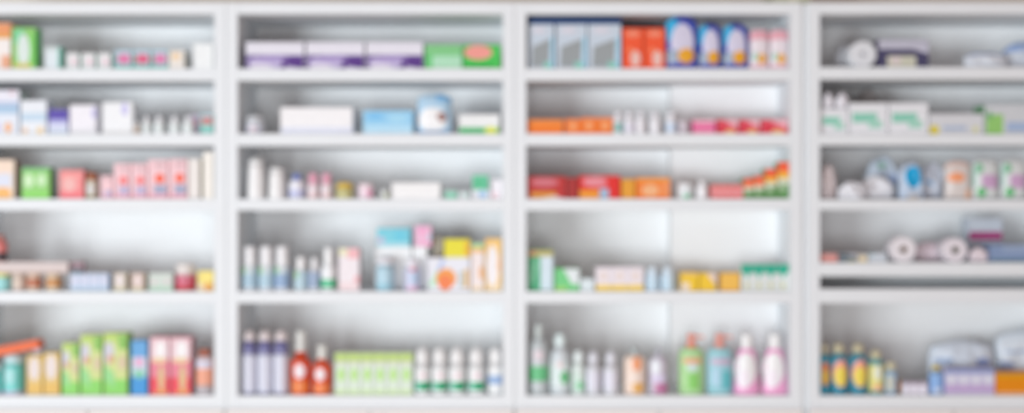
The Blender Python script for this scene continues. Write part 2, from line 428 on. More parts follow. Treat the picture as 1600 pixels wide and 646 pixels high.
jar(275, 306, 412, 'crimson jar with tall white lid', (214, 175, 180), (228, 222, 218), lh=.36, label=(.05, .85, (205, 88, 115)), pat=[('r', .1, .06, .9, .28, (200, 70, 75)), ('e', .3, .6, .1, .15, (228, 150, 165)), ('e', .65, .6, .1, .15, (228, 150, 165))])
carton(309, 333, 424, 'yellow carton with orange corner against right panel', (242, 222, 125), [('e', .7, .2, .3, .22, (222, 160, 80)), ('r', 0, 0, .4, .35, (235, 215, 185))], dep=.05)

cell(1, 5)
for a, b, t, ds in ((-16, 3, 567, 'teal jar cut off by the left frame edge'), (7, 38, 552.7, 'whole teal jar with white dome lid')):
    jar(a, b, t, ds, (118, 214, 208), (205, 232, 236), lh=.3, style='round', label=(.0, .12, (205, 200, 225)), pat=[('e', .4, .65, .3, .3, (175, 228, 228))])
sup = carton(52, 64, 545.9, 'pale lilac carton behind amber cartons', (208, 205, 215), d=.072, dep=.05)
zl = cur['z']
L_ = (wx(66, .1)-wx(-11, .1))
bm = bmesh.new(); box_bm(bm, -L_, 0, 0, .05, 0, 14*PX, .001)
o = link('carton', bm, [mat((232, 100, 38), .45)], None, (wx(66, .07), .045, wz(543.2, .07)), (0, math.radians(-11), 0))
tag(o, 'flat orange carton leaning across teal jars', 'box')
for i, (a, b, t) in enumerate(((42, 66, 556), (68, 93, 552))):
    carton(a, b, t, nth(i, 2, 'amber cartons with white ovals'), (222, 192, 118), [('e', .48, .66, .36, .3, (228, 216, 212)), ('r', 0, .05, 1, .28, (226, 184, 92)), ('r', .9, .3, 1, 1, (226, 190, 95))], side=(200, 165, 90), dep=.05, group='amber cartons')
for i, (a, b, t) in enumerate(((97, 123, 537), (126, 159, 524), (162, 199, 521))):
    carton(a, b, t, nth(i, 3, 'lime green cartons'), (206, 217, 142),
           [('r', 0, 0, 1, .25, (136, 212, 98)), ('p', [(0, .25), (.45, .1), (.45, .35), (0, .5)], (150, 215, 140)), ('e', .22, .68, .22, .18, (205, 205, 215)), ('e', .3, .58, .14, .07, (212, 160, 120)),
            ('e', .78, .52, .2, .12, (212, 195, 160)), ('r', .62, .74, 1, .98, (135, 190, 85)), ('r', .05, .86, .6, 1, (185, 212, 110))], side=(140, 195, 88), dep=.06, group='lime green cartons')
carton(205, 230, 533, 'slim blue carton with white middle', (60, 150, 215), [('r', 0, .7, 1, 1, (100, 165, 218)), ('r', 0, .34, 1, .7, (190, 215, 225)), ('e', .5, .6, .35, .1, (225, 180, 210)), ('e', .5, .38, .35, .08, (130, 200, 170))], dep=.06)
for i, (a, b) in enumerate(((234, 264), (266, 298))):
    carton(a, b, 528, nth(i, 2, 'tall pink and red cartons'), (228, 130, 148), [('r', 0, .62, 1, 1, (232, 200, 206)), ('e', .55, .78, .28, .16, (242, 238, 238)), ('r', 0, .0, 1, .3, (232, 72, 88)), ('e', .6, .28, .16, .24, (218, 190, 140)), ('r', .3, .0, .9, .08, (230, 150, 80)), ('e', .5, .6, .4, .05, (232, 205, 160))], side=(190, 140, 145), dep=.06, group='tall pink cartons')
bottle(307, 333, 546, 'small bottle with rust brown cap and peach label', (200, 195, 200), (170, 88, 60), cap=(.72, .14), sh=.06, label=(.12, .92, (238, 168, 140)), pat=[('r', .0, .68, 1, .9, (214, 212, 228)), ('r', .0, .12, 1, .24, (180, 170, 172))])

# ================================================================= SECOND BAY
cell(2, 1)
for i, (a, b) in enumerate(((384, 475), (478, 569), (572, 661))):
    carton(a, b, 66, nth(i, 3, 'wide white cartons with purple lower half'), (226, 224, 234),
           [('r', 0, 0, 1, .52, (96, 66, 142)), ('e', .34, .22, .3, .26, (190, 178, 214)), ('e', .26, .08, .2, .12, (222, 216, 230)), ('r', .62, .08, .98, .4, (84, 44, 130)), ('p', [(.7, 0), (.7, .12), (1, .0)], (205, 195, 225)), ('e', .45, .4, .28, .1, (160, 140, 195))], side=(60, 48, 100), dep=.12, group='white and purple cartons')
carton(664, 722, 70, 'green carton with pale mint window', (105, 200, 120), [('r', .2, .0, 1, .55, (175, 222, 190)), ('r', 0, .62, 1, .95, (130, 200, 135))], dep=.08)
carton(724, 782, 70, 'bright green carton with pink blob', (68, 192, 82), [('e', .4, .68, .38, .3, (238, 155, 145)), ('r', 0, 0, .8, .14, (40, 165, 60))], dep=.08)
cell(2, 2)
jar(383, 413, 180, 'round white jar alone at left', (214, 218, 224), (218, 222, 226), lh=.35, style='round', pat=[('r', .1, .1, .9, .7, (205, 208, 222)), ('e', .5, .4, .2, .25, (222, 205, 210))], d=.03)
carton(438, 551, 168, 'long plain white carton', (240, 239, 243), [('r', 0, 0, 1, .25, (220, 224, 238))], dep=.12)
carton(567, 645, 173, 'sky blue carton with paler foot', (150, 206, 238), [('r', 0, 0, 1, .35, (185, 222, 242)), ('e', .25, .75, .18, .14, (120, 190, 235)), ('e', .7, .65, .2, .2, (165, 215, 240))], dep=.09)
pouch(652, 706, 147, 'rounded blue and white pack with brown dot', (182, 214, 236), [('e', .45, .35, .42, .3, (240, 240, 242)), ('e', .72, .42, .14, .12, (165, 130, 125)), ('r', .55, .8, 1, 1, (130, 190, 235)), ('r', 0, 0, 1, .08, (175, 200, 230))], T=.028, rnd=.16)
carton(717, 780, 179, 'white carton with green foot and yellow dot', (236, 238, 238), [('r', 0, 0, .62, .33, (45, 178, 100)), ('r', .62, 0, 1, .33, (120, 200, 100)), ('e', .8, .18, .15, .2, (218, 226, 70))], dep=.09)
cell(2, 3)
bottle(387, 414, 247, 'tall white tube bottle', (240, 242, 250), (238, 240, 248), cap=(.86, .2), neck=.8, sh=.04, style='round', taper=.88, d=.004)
bottle(420, 446, 261, 'shorter white tube bottle beside the tall one', (240, 242, 250), (238, 240, 248), cap=(.86, .2), neck=.8, sh=.04, style='round', taper=.88, d=.004)
bottle(452, 476, 272, 'small white bottle with blue cap', (232, 232, 242), (110, 128, 195), cap=(.55, .22), sh=.16, label=(.1, .45, (196, 200, 232)))
for i, (a, b) in enumerate(((481, 498), (502, 519))):
    bottle(a, b, 271, nth(i, 2, 'small bottles with pink caps'), (235, 222, 226), (226, 165, 185), cap=(.85, .42), neck=.75, sh=.06, label=(.1, .3, (238, 205, 205)), group='pink capped bottles')
jar(525, 553, 284, 'squat olive jar with yellow dome lid', (190, 185, 130), (228, 195, 90), lh=.5, style='round', pat=[('r', .1, .2, .9, .7, (205, 200, 140))])
jar(560, 584, 287, 'squat pink and white jar', (238, 218, 228), (240, 222, 228), lh=.3, pat=[('r', .6, .1, .95, .9, (244, 180, 205))])
jar(595, 608, 297, 'tiny pale jar with olive side', (215, 220, 215), (225, 228, 228), lh=.3, pat=[('r', .6, .1, .95, .9, (175, 178, 130))])
carton(612, 688, 286, 'long low white carton', (240, 241, 245), d=.01, dep=.08)
carton(695, 714, 298, 'small mint green carton', (125, 205, 175), [('r', 0, .6, 1, 1, (175, 215, 200))], dep=.03)
carton(717, 733, 299, 'small whitish carton with green fleck', (218, 226, 228), [('e', .7, .5, .2, .2, (160, 210, 190))], dep=.03)
g = carton(737, 766, 297, 'white and blue carton under the green one', (228, 232, 238), [('e', .6, .5, .22, .4, (160, 200, 235))], dep=.05)
carton(738, 763, 274, 'emerald green carton stacked on a white carton', (105, 200, 160), [('e', .45, .45, .35, .3, (85, 190, 140))], on=g, dep=.04)
carton(768, 785, 281, 'white carton with faint pink foot', (236, 234, 240), [('r', 0, .0, .6, .35, (242, 215, 222))], dep=.05)
cell(2, 4)
GB = (172, 205, 190)
for i, (a, b, c_) in enumerate(((379, 402, (176, 204, 220)), (405, 428, (180, 208, 222)), (430, 453, (150, 176, 208)))):
    bottle(a, b, 385, nth(i, 3, 'tall white bottles with blue labels'), (228, 230, 234), (236, 236, 238), cap=(.84, .42), neck=.78, sh=.04, label=(.12, .9, c_), pat=[('e', .16, .78, .16, .16, (150, 200, 150)), ('r', .3, .68, .9, .88, (212, 224, 226))], group='tall white bottles')
bottle(460, 481, 402, 'shorter bottle with pale blue and green label', (226, 230, 232), (236, 236, 236), cap=(.7, .36), neck=.62, sh=.06, label=(.1, .92, (186, 212, 222)), pat=[('e', .2, .75, .18, .18, (160, 205, 160))])
bottle(482.5, 500.5, 403, 'shorter bottle with slate blue label', (220, 222, 226), (222, 222, 224), cap=(.7, .36), neck=.62, sh=.06, label=(.15, .9, (160, 178, 204)))
bottle(502, 525, 387, 'white bottle with emerald green band', (236, 238, 240), (238, 240, 242), cap=(.66, .4), neck=.6, sh=.07, label=(.12, .45, (45, 182, 125)), pat=[('e', .5, .34, .3, .1, (130, 215, 175))])
carton(529, 561, 388, 'white and pink carton with yellow corner', (238, 230, 234), [('r', .0, .82, .45, 1, (232, 228, 195)), ('r', .45, .75, 1, 1, (240, 185, 190)), ('r', .78, .05, 1, .35, (240, 175, 180)), ('r', 0, 0, 1, .2, (238, 218, 220))], side=(225, 205, 205), dep=.06)
bk = []
for i, (a, b) in enumerate(((586, 643), (645, 667.5))):
    bk.append(carton(a, b, 386, ('wide', 'narrow')[i]+' plain white carton behind lavender and blue jars', (236, 239, 246), d=.085, dep=.12))
carton(589, 641, 357, 'turquoise carton stacked on a white carton', (122, 206, 222), [('e', .12, .35, .1, .18, (205, 190, 215)), ('r', 0, 0, 1, .2, (175, 222, 232)), ('e', .7, .6, .2, .3, (105, 200, 222))], on=bk[0], d=.085, dep=.08)
carton(648, 674, 353, 'light pink carton beside the turquoise one', (236, 188, 214), [('e', .45, .75, .3, .15, (240, 165, 205)), ('r', .3, .05, 1, .25, (240, 175, 208)), ('r', .8, .3, 1, .6, (190, 210, 230))], on=bk[1], d=.085, dep=.08)
jar(588, 616, 401, 'light blue jar with white dome lid', (180, 212, 226), (234, 234, 242), lh=.3, style='round', label=(.05, .9, (184, 216, 230)), pat=[('r', .1, .1, .9, .3, (150, 200, 216))])
bottle(632, 657, 406, 'lavender bottle with white cap and red dot', (206, 208, 230), (236, 232, 240), cap=(.7, .25), sh=.1, pat=[('e', .55, .92, .2, .1, (232, 160, 175)), ('r', .4, .3, .9, .8, (186, 206, 232)), ('r', .2, .02, .85, .2, (222, 180, 208))])
tp = carton(677, 692, 371, 'tall taupe block filling the gap behind the yellow carton', (165, 158, 140), d=.11, dep=.08)  # plain taupe block that fills the gap left of the yellow carton
wb = carton(668, 734, 403, 'white carton with orange ball and green stripe', (230, 232, 242), [('p', [(.02, .15), (.22, .62), (.34, .7), (.16, .12)], (185, 230, 195)), ('p', [(.22, .6), (.34, 1), (.42, 1), (.34, .6)], (180, 195, 232)), ('e', .44, .38, .24, .3, (246, 160, 75)), ('e', .42, .26, .17, .24, (246, 128, 72)), ('r', .76, .1, .88, .6, (190, 196, 190)), ('r', .88, .1, .97, .65, (238, 195, 130))], dep=.08)
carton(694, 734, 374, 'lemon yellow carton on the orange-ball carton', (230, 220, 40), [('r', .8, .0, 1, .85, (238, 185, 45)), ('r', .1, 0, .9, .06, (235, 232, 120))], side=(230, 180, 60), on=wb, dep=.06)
carton(736, 756, 380, 'slim white carton with orange trim and green cap strip', (240, 228, 226), [('r', 0, .9, 1, 1, (165, 215, 150)), ('r', 0, .8, 1, .9, (246, 190, 120)), ('e', .85, .38, .22, .14, (240, 185, 130)), ('r', 0, 0, 1, .1, (246, 220, 190))], dep=.06)
carton(758, 783.5, 373, 'tall white carton framed in orange at right panel', (246, 198, 120), [('e', .45, .45, .38, .42, (240, 236, 238)), ('r', .1, .0, 1, .12, (246, 218, 180)), ('e', .9, .5, .15, .16, (240, 188, 130))], dep=.06)
cell(2, 5)
for i, (a, b) in enumerate(((379, 401), (403, 426), (428, 451))):
    bottle(a, b, 516, nth(i, 3, 'white-labelled bottles with navy necks'), (118, 116, 160), (220, 210, 210), cap=(.84, .22), neck=.78, sh=.07, style='round', label=(.03, .8, (216, 218, 232)), collar=(.15, (96, 92, 168)), group='navy necked bottles')
bottle(455, 486, 517, 'larger orange bottle with white disc label', (222, 78, 42), (214, 214, 210), cap=(.55, .44), neck=.6, sh=.02, collar=(.05, (60, 50, 50)), pat=[('r', .08, .06, .92, .38, (232, 130, 62)), ('e', .5, .66, .3, .2, (238, 226, 230))])
bottle(489, 518, 539, 'smaller orange bottle with white disc label', (226, 84, 44), (216, 216, 210), cap=(.55, .38), neck=.6, sh=.02, collar=(.06, (50, 50, 44)), pat=[('r', .08, .06, .92, .34, (236, 132, 70)), ('e', .45, .66, .3, .2, (238, 226, 230))])
for i in range(6):
    carton(523+20.4*i, 543+20.4*i, 552, nth(i, 6, 'pale cartons with lime green tops'), (218, 232, 216), [('r', 0, .8, 1, 1, (186, 212, 120)), ('r', 0, .7, 1, .8, (214, 220, 200)), ('e', .5, .48, .3, .16, (186, 228, 140)), ('r', 0, 0, 1, .12, (208, 230, 180)), ('r', .9, 0, 1, .8, (202, 214, 200))], dep=.05, group='lime topped cartons')
for i, (a, b) in enumerate(((648, 672), (675, 699), (702, 727), (732, 757))):
    bottle(a, b, 543, nth(i, 4, 'white bottles with green bands'), (238, 240, 243), (240, 242, 246), cap=(.88, .42), neck=.84, sh=.04, style='round', label=(.16, .46, (20, 165, 112)), pat=[('e', .15, .3, .2, .12, (150, 220, 200)), ('e', .55, .72, .2, .1, (240, 215, 220))], group='green banded bottles')
bottle(763, 785, 543, 'white bottle with blue band at right panel', (238, 240, 243), (240, 242, 246), cap=(.88, .4), neck=.84, sh=.04, style='round', label=(.36, .68, (158, 186, 224)))

# ================================================================= THIRD BAY
cell(3, 1)
for i, (a, b) in enumerate(((826, 866), (869, 917), (919, 970))):
    nb = carton(a, b, 38, nth(i, 3, 'silver blue cartons with grey windows'), (198, 210, 222), [('p', [(.12, .05), (.16, .5), (.85, .68), (.78, .05)], (152, 158, 160)), ('r', .86, .0, 1, .72, (165, 210, 232)), ('e', .4, .86, .28, .07, (214, 212, 222)), ('r', .6, .0, .86, .16, (140, 205, 190))], dep=.1, group='silver blue cartons')
carton(825.5, 971, 28, 'flat navy blue carton across the grey window cartons', (24, 62, 112), on=nb, d=.024, dep=.09)
for i, (a, b) in enumerate(((973, 1005), (1007, 1039))):
    carton(a, b, 44, nth(i, 2, 'orange red cartons'), (240, 88, 48), [('e', .5, .86, .35, .08, (244, 140, 110)), ('e', .62, .25, .25, .2, (232, 190, 180)), ('e', .4, .45, .15, .08, (246, 130, 90))], dep=.1, group='orange red cartons')
for i, (a, b, t) in enumerate(((1040, 1090, 26), (1092, 1127, 37), (1130, 1169, 37))):
    pouch(a, b, t, nth(i, 3, 'blue pouches with white ovals'), (66, 88, 182), [('p', [(0, .5), (0, 1), (.45, 1), (.35, .7)], (60, 175, 222)), ('r', .3, .9, 1, 1, (60, 70, 165)), ('e', .5, .5, .36, .36, (212, 208, 228)), ('r', .0, .1, .35, .35, (150, 165, 185)), ('e', .62, .25, .26, .14, (230, 165, 40)), ('r', 0, 0, 1, .1, (84, 88, 180))], T=.018, rnd=.18, group='blue pouches')
for i, (a, b) in enumerate(((1171, 1201), (1202.5, 1230.5))):
    pouch(a, b, 45, nth(i, 2, 'white pouches with pink tops'), (232, 222, 228), [('r', 0, .72, 1, .95, (232, 172, 184)), ('e', .6, .25, .26, .13, (232, 175, 95)), ('e', .25, .3, .16, .12, (170, 205, 190)), ('r', 0, 0, 1, .1, (240, 200, 212))], T=.016, rnd=.12, group='pink topped pouches')
cell(3, 2)
carton(824, 880, 187, 'plain orange carton against left panel', (248, 126, 30), [('r', .0, .7, 1, 1, (246, 142, 62))], dep=.08)
for i in range(3):
    carton(883+25*i, 907.5+25*i, 184 if i else 186, nth(i, 3, 'orange cartons with pale dots'), (248, 120, 30), [('e', .5, .5, .24, .26, (248, 165, 110)), ('r', 0, .82, 1, 1, (244, 140, 80))], dep=.06, group='dotted orange cartons')
for i, (a, b, lc) in enumerate(((958, 973, (150, 195, 190)), (975, 991, (226, 224, 236)), (993, 1009, (232, 230, 234)), (1015, 1032, (236, 236, 242)), (1040, 1057, (205, 220, 238)))):
    bottle(a, b, 174, nth(i, 5, 'small upright white bottles'), (236, 236, 242), (234, 234, 240), cap=(.8, .3), neck=.7, sh=.05, style='round', label=(.1, .7, lc), d=.01, group='upright white bottles')
jar(1060, 1076, 188, 'small mauve grey jar beside white bottles', (206, 196, 204), (212, 204, 210), lh=.3)
carton(1083, 1118, 187, 'pink carton left of red and pink cartons', (232, 110, 160), [('r', 0, .82, 1, 1, (238, 205, 212)), ('r', .3, .05, .36, .8, (240, 160, 195)), ('r', .62, .05, .68, .8, (240, 160, 195)), ('r', 0, 0, 1, .2, (240, 150, 180))], dep=.06)
for i, (a, b) in enumerate(((1121, 1153), (1155.5, 1187), (1189.5, 1231))):
    carton(a, b, 187, nth(i, 3, 'red and pink cartons with yellow corners'), (226, 88, 105), [('p', [(.3, .95), (1, .95), (1, .45)], (240, 195, 205)), ('e', .62, .14, .26, .14, (236, 200, 130)), ('e', .25, .4, .2, .25, (215, 50, 70))], dep=.06, group='red and pink cartons')
cell(3, 3)
carton(824, 884, 276, 'dark red carton with yellow foot and pinkish top', (188, 36, 34), [('e', .45, .74, .36, .2, (205, 110, 120)), ('r', .1, .05, .75, .3, (218, 148, 40)), ('p', [(.3, 0), (.7, .12), (1, 0)], (235, 225, 225))], dep=.08)
carton(886, 903, 278, 'slim dark red carton between two wide red cartons', (168, 32, 30), dep=.08)
carton(905, 969, 275, 'bright red carton with yellow and blue foot', (222, 28, 20), [('e', .38, .74, .3, .22, (228, 140, 150)), ('r', .0, .0, .48, .38, (236, 152, 28)), ('r', .5, .0, .72, .45, (158, 188, 214))], dep=.08)
carton(971, 992, 280, 'amber carton beside bright red carton', (228, 158, 42), dep=.07)
carton(994, 1047, 278, 'orange carton with pale disc', (244, 126, 36), [('e', .42, .4, .26, .3, (246, 180, 130)), ('r', 0, .85, 1, 1, (246, 165, 70)), ('r', .75, .1, 1, .8, (246, 150, 90))], dep=.07)
jar(1058, 1083, 286, 'small whitish jar with green foot', (226, 232, 234), (232, 234, 236), lh=.3, pat=[('r', .3, .05, .8, .4, (130, 205, 165))])
bottle(1088, 1106, 283, 'small all-white bottle beside low red cartons', (238, 238, 244), (238, 238, 244), cap=(.6, .25))
for i in range(4):
    carton(1112+12.4*i, 1124+12.4*i, 289, nth(i, 4, 'low red and white cartons'), (232, 105, 105), [('e', .5, .45, .3, .28, (242, 185, 188)), ('r', 0, .85, 1, 1, (238, 150, 145))], dep=.05, group='low red cartons')
for i, (a, b, t) in enumerate(((1162, 1177.5, 279), (1178.5, 1194, 275), (1195, 1214, 264), (1215, 1232.5, 253))):
    carton(a, b, t, nth(i, 4, 'red-topped green cartons rising in height'), (96, 148, 86), [('r', 0, .72, 1, 1, (240, 98, 62)), ('r', 0, .55, 1, .72, (246, 182, 60) if i > 1 else (242, 150, 110)), ('r', 0, .4, 1, .55, (216, 218, 196)), ('e', .4, .3, .28, .1, (170, 195, 160))], dep=.06, group='red topped green cartons')
cell(3, 4)
carton(825, 864, 391, 'tall green and white carton with orange rim', (70, 172, 122), [('r', .5, 0, 1, .84, (212, 228, 238)), ('r', 0, .84, 1, 1, (190, 180, 110)), ('e', .18, .9, .2, .06, (200, 135, 95)), ('p', [(.1, .2), (.3, .75), (.4, .75), (.2, .2)], (150, 210, 175))], d=.03, dep=.06)
carton(867, 905, 420, 'low green carton with white upper right', (112, 206, 130), [('p', [(.35, 1), (1, 1), (1, .3), (.7, .3)], (226, 234, 236)), ('r', 0, 0, .5, .2, (160, 215, 110))], dep=.06)
carton(907, 928, 436, 'low pale blue-white carton', (220, 232, 236), dep=.05)
for i in range(3):
    carton(931+25*i, 955.5+25*i, 418, nth(i, 3, 'whitish cartons with yellow feet'), (236, 228, 234), [('r', 0, 0, 1, .26, (246, 208, 88)), ('e', .5, .62, .2, .22, (230, 215, 208))], dep=.05, group='yellow footed cartons')
for i, (a, b) in enumerate(((1009, 1030), (1033, 1054))):
    bottle(a, b, 418, nth(i, 2, 'pale blue bottles'), (206, 226, 240), (216, 230, 240), cap=(.75, .25), neck=.7, sh=.06, label=(.15, .7, (198, 222, 236)), group='pale blue bottles')
carton(1064, 1091, 426, 'yellow carton with white lower left', (246, 200, 40), [('r', 0, 0, .5, .45, (240, 222, 200)), ('r', 0, .85, 1, 1, (244, 200, 120))], dep=.05)
carton(1093, 1119, 427, 'yellow carton with pinkish upper right', (246, 200, 46), [('p', [(.4, 1), (1, 1), (1, .3)], (238, 215, 200))], dep=.05)
carton(1126, 1156, 427, 'amber yellow carton beside teal-topped cartons', (246, 190, 84), [('r', 0, 0, 1, .12, (240, 180, 60))], dep=.05)
for i in range(4):
    carton(1158+18.7*i, 1176.4+18.7*i, 413, nth(i, 4, 'white cartons with teal tops'), (222, 228, 226), [('r', 0, .66, 1, 1, (40, 172, 142)), ('p', [(.25, .66), (.75, .66), (.5, .45)], (90, 188, 165)), ('e', .5, .2, .2, .12, (205, 205, 165))], dep=.05, group='teal topped cartons')
cell(3, 5)
bottle(826, 856, 506, 'tallest clear bottle with green band at left panel', (196, 204, 206), (205, 214, 212), cap=(.45, .2), sh=.2, label=(.24, .5, (110, 200, 140)), pat=[('e', .5, .7, .3, .1, (226, 214, 220))], rough=.2)
bottle(860, 890, 520, 'clear bottle with mint cap and green spot', (212, 220, 224), (226, 242, 240), cap=(.62, .26), sh=.2, label=(.15, .72, (226, 238, 238)), pat=[('e', .72, .38, .22, .14, (100, 200, 130)), ('e', .45, .66, .2, .06, (232, 212, 212))], style='round')
bottle(894, 914, 547, 'small bottle with green spot on its foot', (220, 232, 228), (230, 240, 240), cap=(.84, .32), neck=.7, sh=.08, label=(.1, .7, (216, 236, 226)), pat=[('e', .6, .3, .35, .14, (140, 212, 165))], style='round')
for i, (a, b) in enumerate(((916, 938), (943, 966))):
    bottle(a, b, 549, nth(i, 2, 'plain lilac white bottles'), (222, 224, 230), (226, 228, 236), cap=(.72, .34), neck=.66, sh=.08, label=(.2, .8, (228, 228, 240)), style='round', group='plain lilac bottles')
bottle(975, 1009, 543, 'peach bottle with grey cap and orange disc', (238, 216, 200), (176, 184, 184), cap=(.4, .16), sh=.12, pat=[('e', .55, .78, .22, .18, (250, 160, 112)), ('e', .62, .2, .28, .17, (230, 178, 100)), ('r', .1, .3, .9, .52, (240, 222, 210))], sy=.7)
bottle(1014, 1044, 543, 'flask with grey cap, white disc and plum foot', (205, 198, 212), (178, 180, 188), cap=(.38, .18), sh=.2, pat=[('e', .3, .72, .26, .2, (230, 234, 246)), ('r', .25, .03, .95, .3, (190, 120, 160)), ('r', .1, .3, .85, .52, (216, 206, 232))], sy=.7)
bottle(1061, 1100, 522, 'green pump bottle with coral pump', (182, 222, 164), (244, 158, 138), cap=(.42, .22), sh=.1, style='pump', sy=.65, label=(.1, .85, (178, 222, 158)), pat=[('r', .12, .66, .88, .78, (232, 178, 140)), ('e', .5, .58, .24, .08, (206, 226, 226)), ('r', .3, .12, .75, .45, (140, 212, 110))])
bottle(1105, 1144, 522, 'teal blue pump bottle with coral pump', (162, 212, 220), (244, 165, 150), cap=(.42, .22), sh=.1, style='pump', sy=.65, label=(.1, .85, (158, 208, 220)), pat=[('r', .1, .64, .9, .76, (205, 180, 205)), ('r', .55, .12, .95, .5, (105, 198, 206)), ('r', .1, .2, .45, .55, (176, 212, 232))])
for i, (a, b) in enumerate(((1146, 1187), (1190, 1230))):
    bottle(a, b, 522, nth(i, 2, 'pink lotion bottles with white caps'), (248, 172, 212), (240, 241, 244), cap=(.46, .24), sh=.16, sy=.6, taper=.72, pat=[('e', .44, .55, .42, .36, (242, 241, 245)), ('e', .34, .34, .28, .2, (242, 232, 240))], group='pink lotion bottles')

# ================================================================= RIGHTMOST BAY
cell(4, 1)
pouch(1304, 1330, 70, 'soft white wrapped pack behind the white roll', (212, 214, 220), T=.018, rnd=.7, sq=2.2, crumple=.6, d=.125, cat='pouch')
roll(1328, 1370, 'thick white paper roll with its end facing out', (222, 224, 228), (205, 205, 210), L=.1, hole=.2)
carton(1372, 1451, 62, 'navy carton with silver top and cream panel', (72, 70, 102), [('r', 0, .66, 1, 1, (190, 190, 205)), ('r', .18, .0, .75, .42, (202, 202, 184)), ('p', [(.7, .66), (1, .66), (1, .5)], (205, 205, 222)), ('e', .35, .25, .1, .15, (218, 205, 205))], dep=.1)
pouch(1506, 1572, 82, 'low white packet with blue edge', (214, 220, 228), [('r', 0, .8, 1, 1, (150, 170, 205))], T=.02, rnd=.4, crumple=.5)
pouch(1566, 1640, 65, 'blue and white packet at the frame edge', (204, 212, 222), [('r', 0, .6, 1, 1, (145, 170, 210)), ('e', .6, .7, .3, .1, (175, 195, 225))], T=.02, rnd=.5, crumple=.5, d=.065)
cell(4, 2)
gc = [('r', .08, .38, .72, .68, (140, 206, 184)), ('r', .5, .2, .85, .45, (165, 214, 196))]
tc_ = []
for i, (a, b) in enumerate(((1282, 1325), (1327, 1387), (1389, 1450))):
    tc_.append(carton(a, b, 161 if i else 170, nth(i, 3, 'white cartons with mint green blocks'), (230, 232, 236), gc, dep=.1, group='mint block cartons'))
for i, (a, b) in enumerate(((1284, 1303), (1304.5, 1325))):
    pouch(a, b, 144, nth(i, 2, 'white cotton puffs atop mint cartons'), (224, 222, 228), T=.016, rnd=.8, sq=2.0, crumple=.4, on=tc_[0], name='cotton_puff', cat='cotton', group='cotton puffs')
pouch(1322, 1388, 138, 'grey see-through bag behind mint cartons', (165, 158, 156), T=.03, rnd=.8, sq=2.0, crumple=.6, d=.16, name='plastic_bag', cat='bag', trans=.3)
carton(1452, 1537, 178, 'white carton with yellow ball and blue line', (214, 216, 220), [('e', .09, .2, .09, .26, (222, 206, 60)), ('r', .25, .2, .68, .42, (176, 190, 212)), ('e', .85, .25, .05, .15, (214, 214, 150))], dep=.1)
carton(1539, 1640, 164, 'white carton with green left end at frame edge', (206, 210, 214), [('r', .02, 0, .28, .68, (150, 204, 116)), ('p', [(0, .6), (.08, .85), (.12, .5)], (110, 176, 116)), ('r', .34, .1, 1, .42, (165, 185, 214))], side=(100, 160, 110), dep=.1)
cell(4, 3)
pouch(1282, 1306, 257, 'pinkish grey crumpled bag at left panel', (196, 184, 184), T=.02, rnd=.5, crumple=.7, name='plastic_bag', cat='bag')
pouch(1309, 1352, 283, 'low white crumpled bag left of the larger one', (226, 228, 234), T=.02, rnd=.6, sq=2.4, crumple=.8, d=.004, name='plastic_bag', cat='bag')
pouch(1336, 1398, 274, 'larger white crumpled bag on the shelf front', (230, 231, 236), T=.02, rnd=.7, sq=2.2, crumple=.7, d=.055, name='plastic_bag', cat='bag')
pouch(1352, 1406, 245, 'tall clear bluish bag with green flecks', (196, 208, 222), [('e', .42, .8, .14, .08, (140, 180, 165)), ('e', .75, .35, .12, .1, (165, 212, 195)), ('r', .6, .3, .9, .6, (172, 190, 222))], T=.02, rnd=.6, crumple=.8, d=.105, name='plastic_bag', cat='bag', trans=.15)
pouch(1404, 1443, 254, 'bag with a bright cyan blob', (190, 205, 224), [('e', .52, .6, .32, .3, (15, 165, 218)), ('r', .3, .0, .8, .12, (200, 190, 180))], T=.02, rnd=.4, crumple=.6, d=.02, name='plastic_bag', cat='bag')
pouch(1438, 1474, 254, 'pale bluish crumpled bag right of the cyan blob', (202, 208, 220), [('p', [(0, .6), (.5, .45), (.5, .35), (0, .5)], (130, 175, 215))], T=.02, rnd=.5, crumple=.8, d=.07, name='plastic_bag', cat='bag')
pouch(1475, 1517, 251, 'white pouch with orange oval', (218, 210, 206), [('e', .38, .56, .32, .13, (240, 160, 115)), ('r', .75, 0, 1, .25, (240, 195, 165)), ('r', 0, .85, 1, 1, (226, 200, 190))], T=.02, rnd=.2)
for i, (a, b) in enumerate(((1519, 1559), (1563, 1603))):
    pouch(a, b, 249, nth(i, 2, 'white pouches with lilac patch and green dots'), (216, 220, 220), [('r', .3, .28, 1, .62, (204, 168, 204)), ('e', .3, .18, .18, .13, (110, 190, 130)), ('e', .18, .78, .18, .14, (130, 186, 150)), ('r', .0, .3, .1, .9, (185, 215, 205))], T=.02, rnd=.15, group='lilac patch pouches')
cell(4, 4)
carton(1282, 1309, 396, 'low salmon pink carton at left panel', (222, 155, 148), [('r', 0, .75, 1, 1, (190, 150, 148))], dep=.05)
carton(1311, 1338, 396, 'low dark slate carton with yellow corner', (112, 124, 132), [('p', [(.4, 1), (1, 1), (1, .5)], (190, 190, 198)), ('r', .5, 0, 1, .15, (205, 200, 140))], dep=.05)
carton(1340, 1356, 398, 'small cream carton with yellow dot', (216, 212, 202), [('e', .5, .35, .3, .3, (232, 208, 150))], dep=.05)
carton(1358, 1385, 396, 'low blue-white carton beside white rolls', (206, 214, 222), [('r', 0, .75, .3, 1, (165, 195, 200))], dep=.05)
roll(1392, 1432, 'white roll with brown core, leftmost of the rolls', (232, 227, 231), (150, 130, 115), d=.02, hole=.28)
pouch(1430, 1474, 378, 'pinkish white soft pack between white rolls', (226, 210, 218), T=.02, rnd=.4, crumple=.5, d=.1)
roll(1474, 1512, 'pale roll with dark core, rightmost of the rolls', (230, 223, 229), (120, 115, 100), d=.02, hole=.3)
pouch(1514, 1544, 386, 'slumped pinkish white packet right of the rolls', (226, 214, 220), T=.02, rnd=.7, sq=2.4, crumple=.5, d=.02)
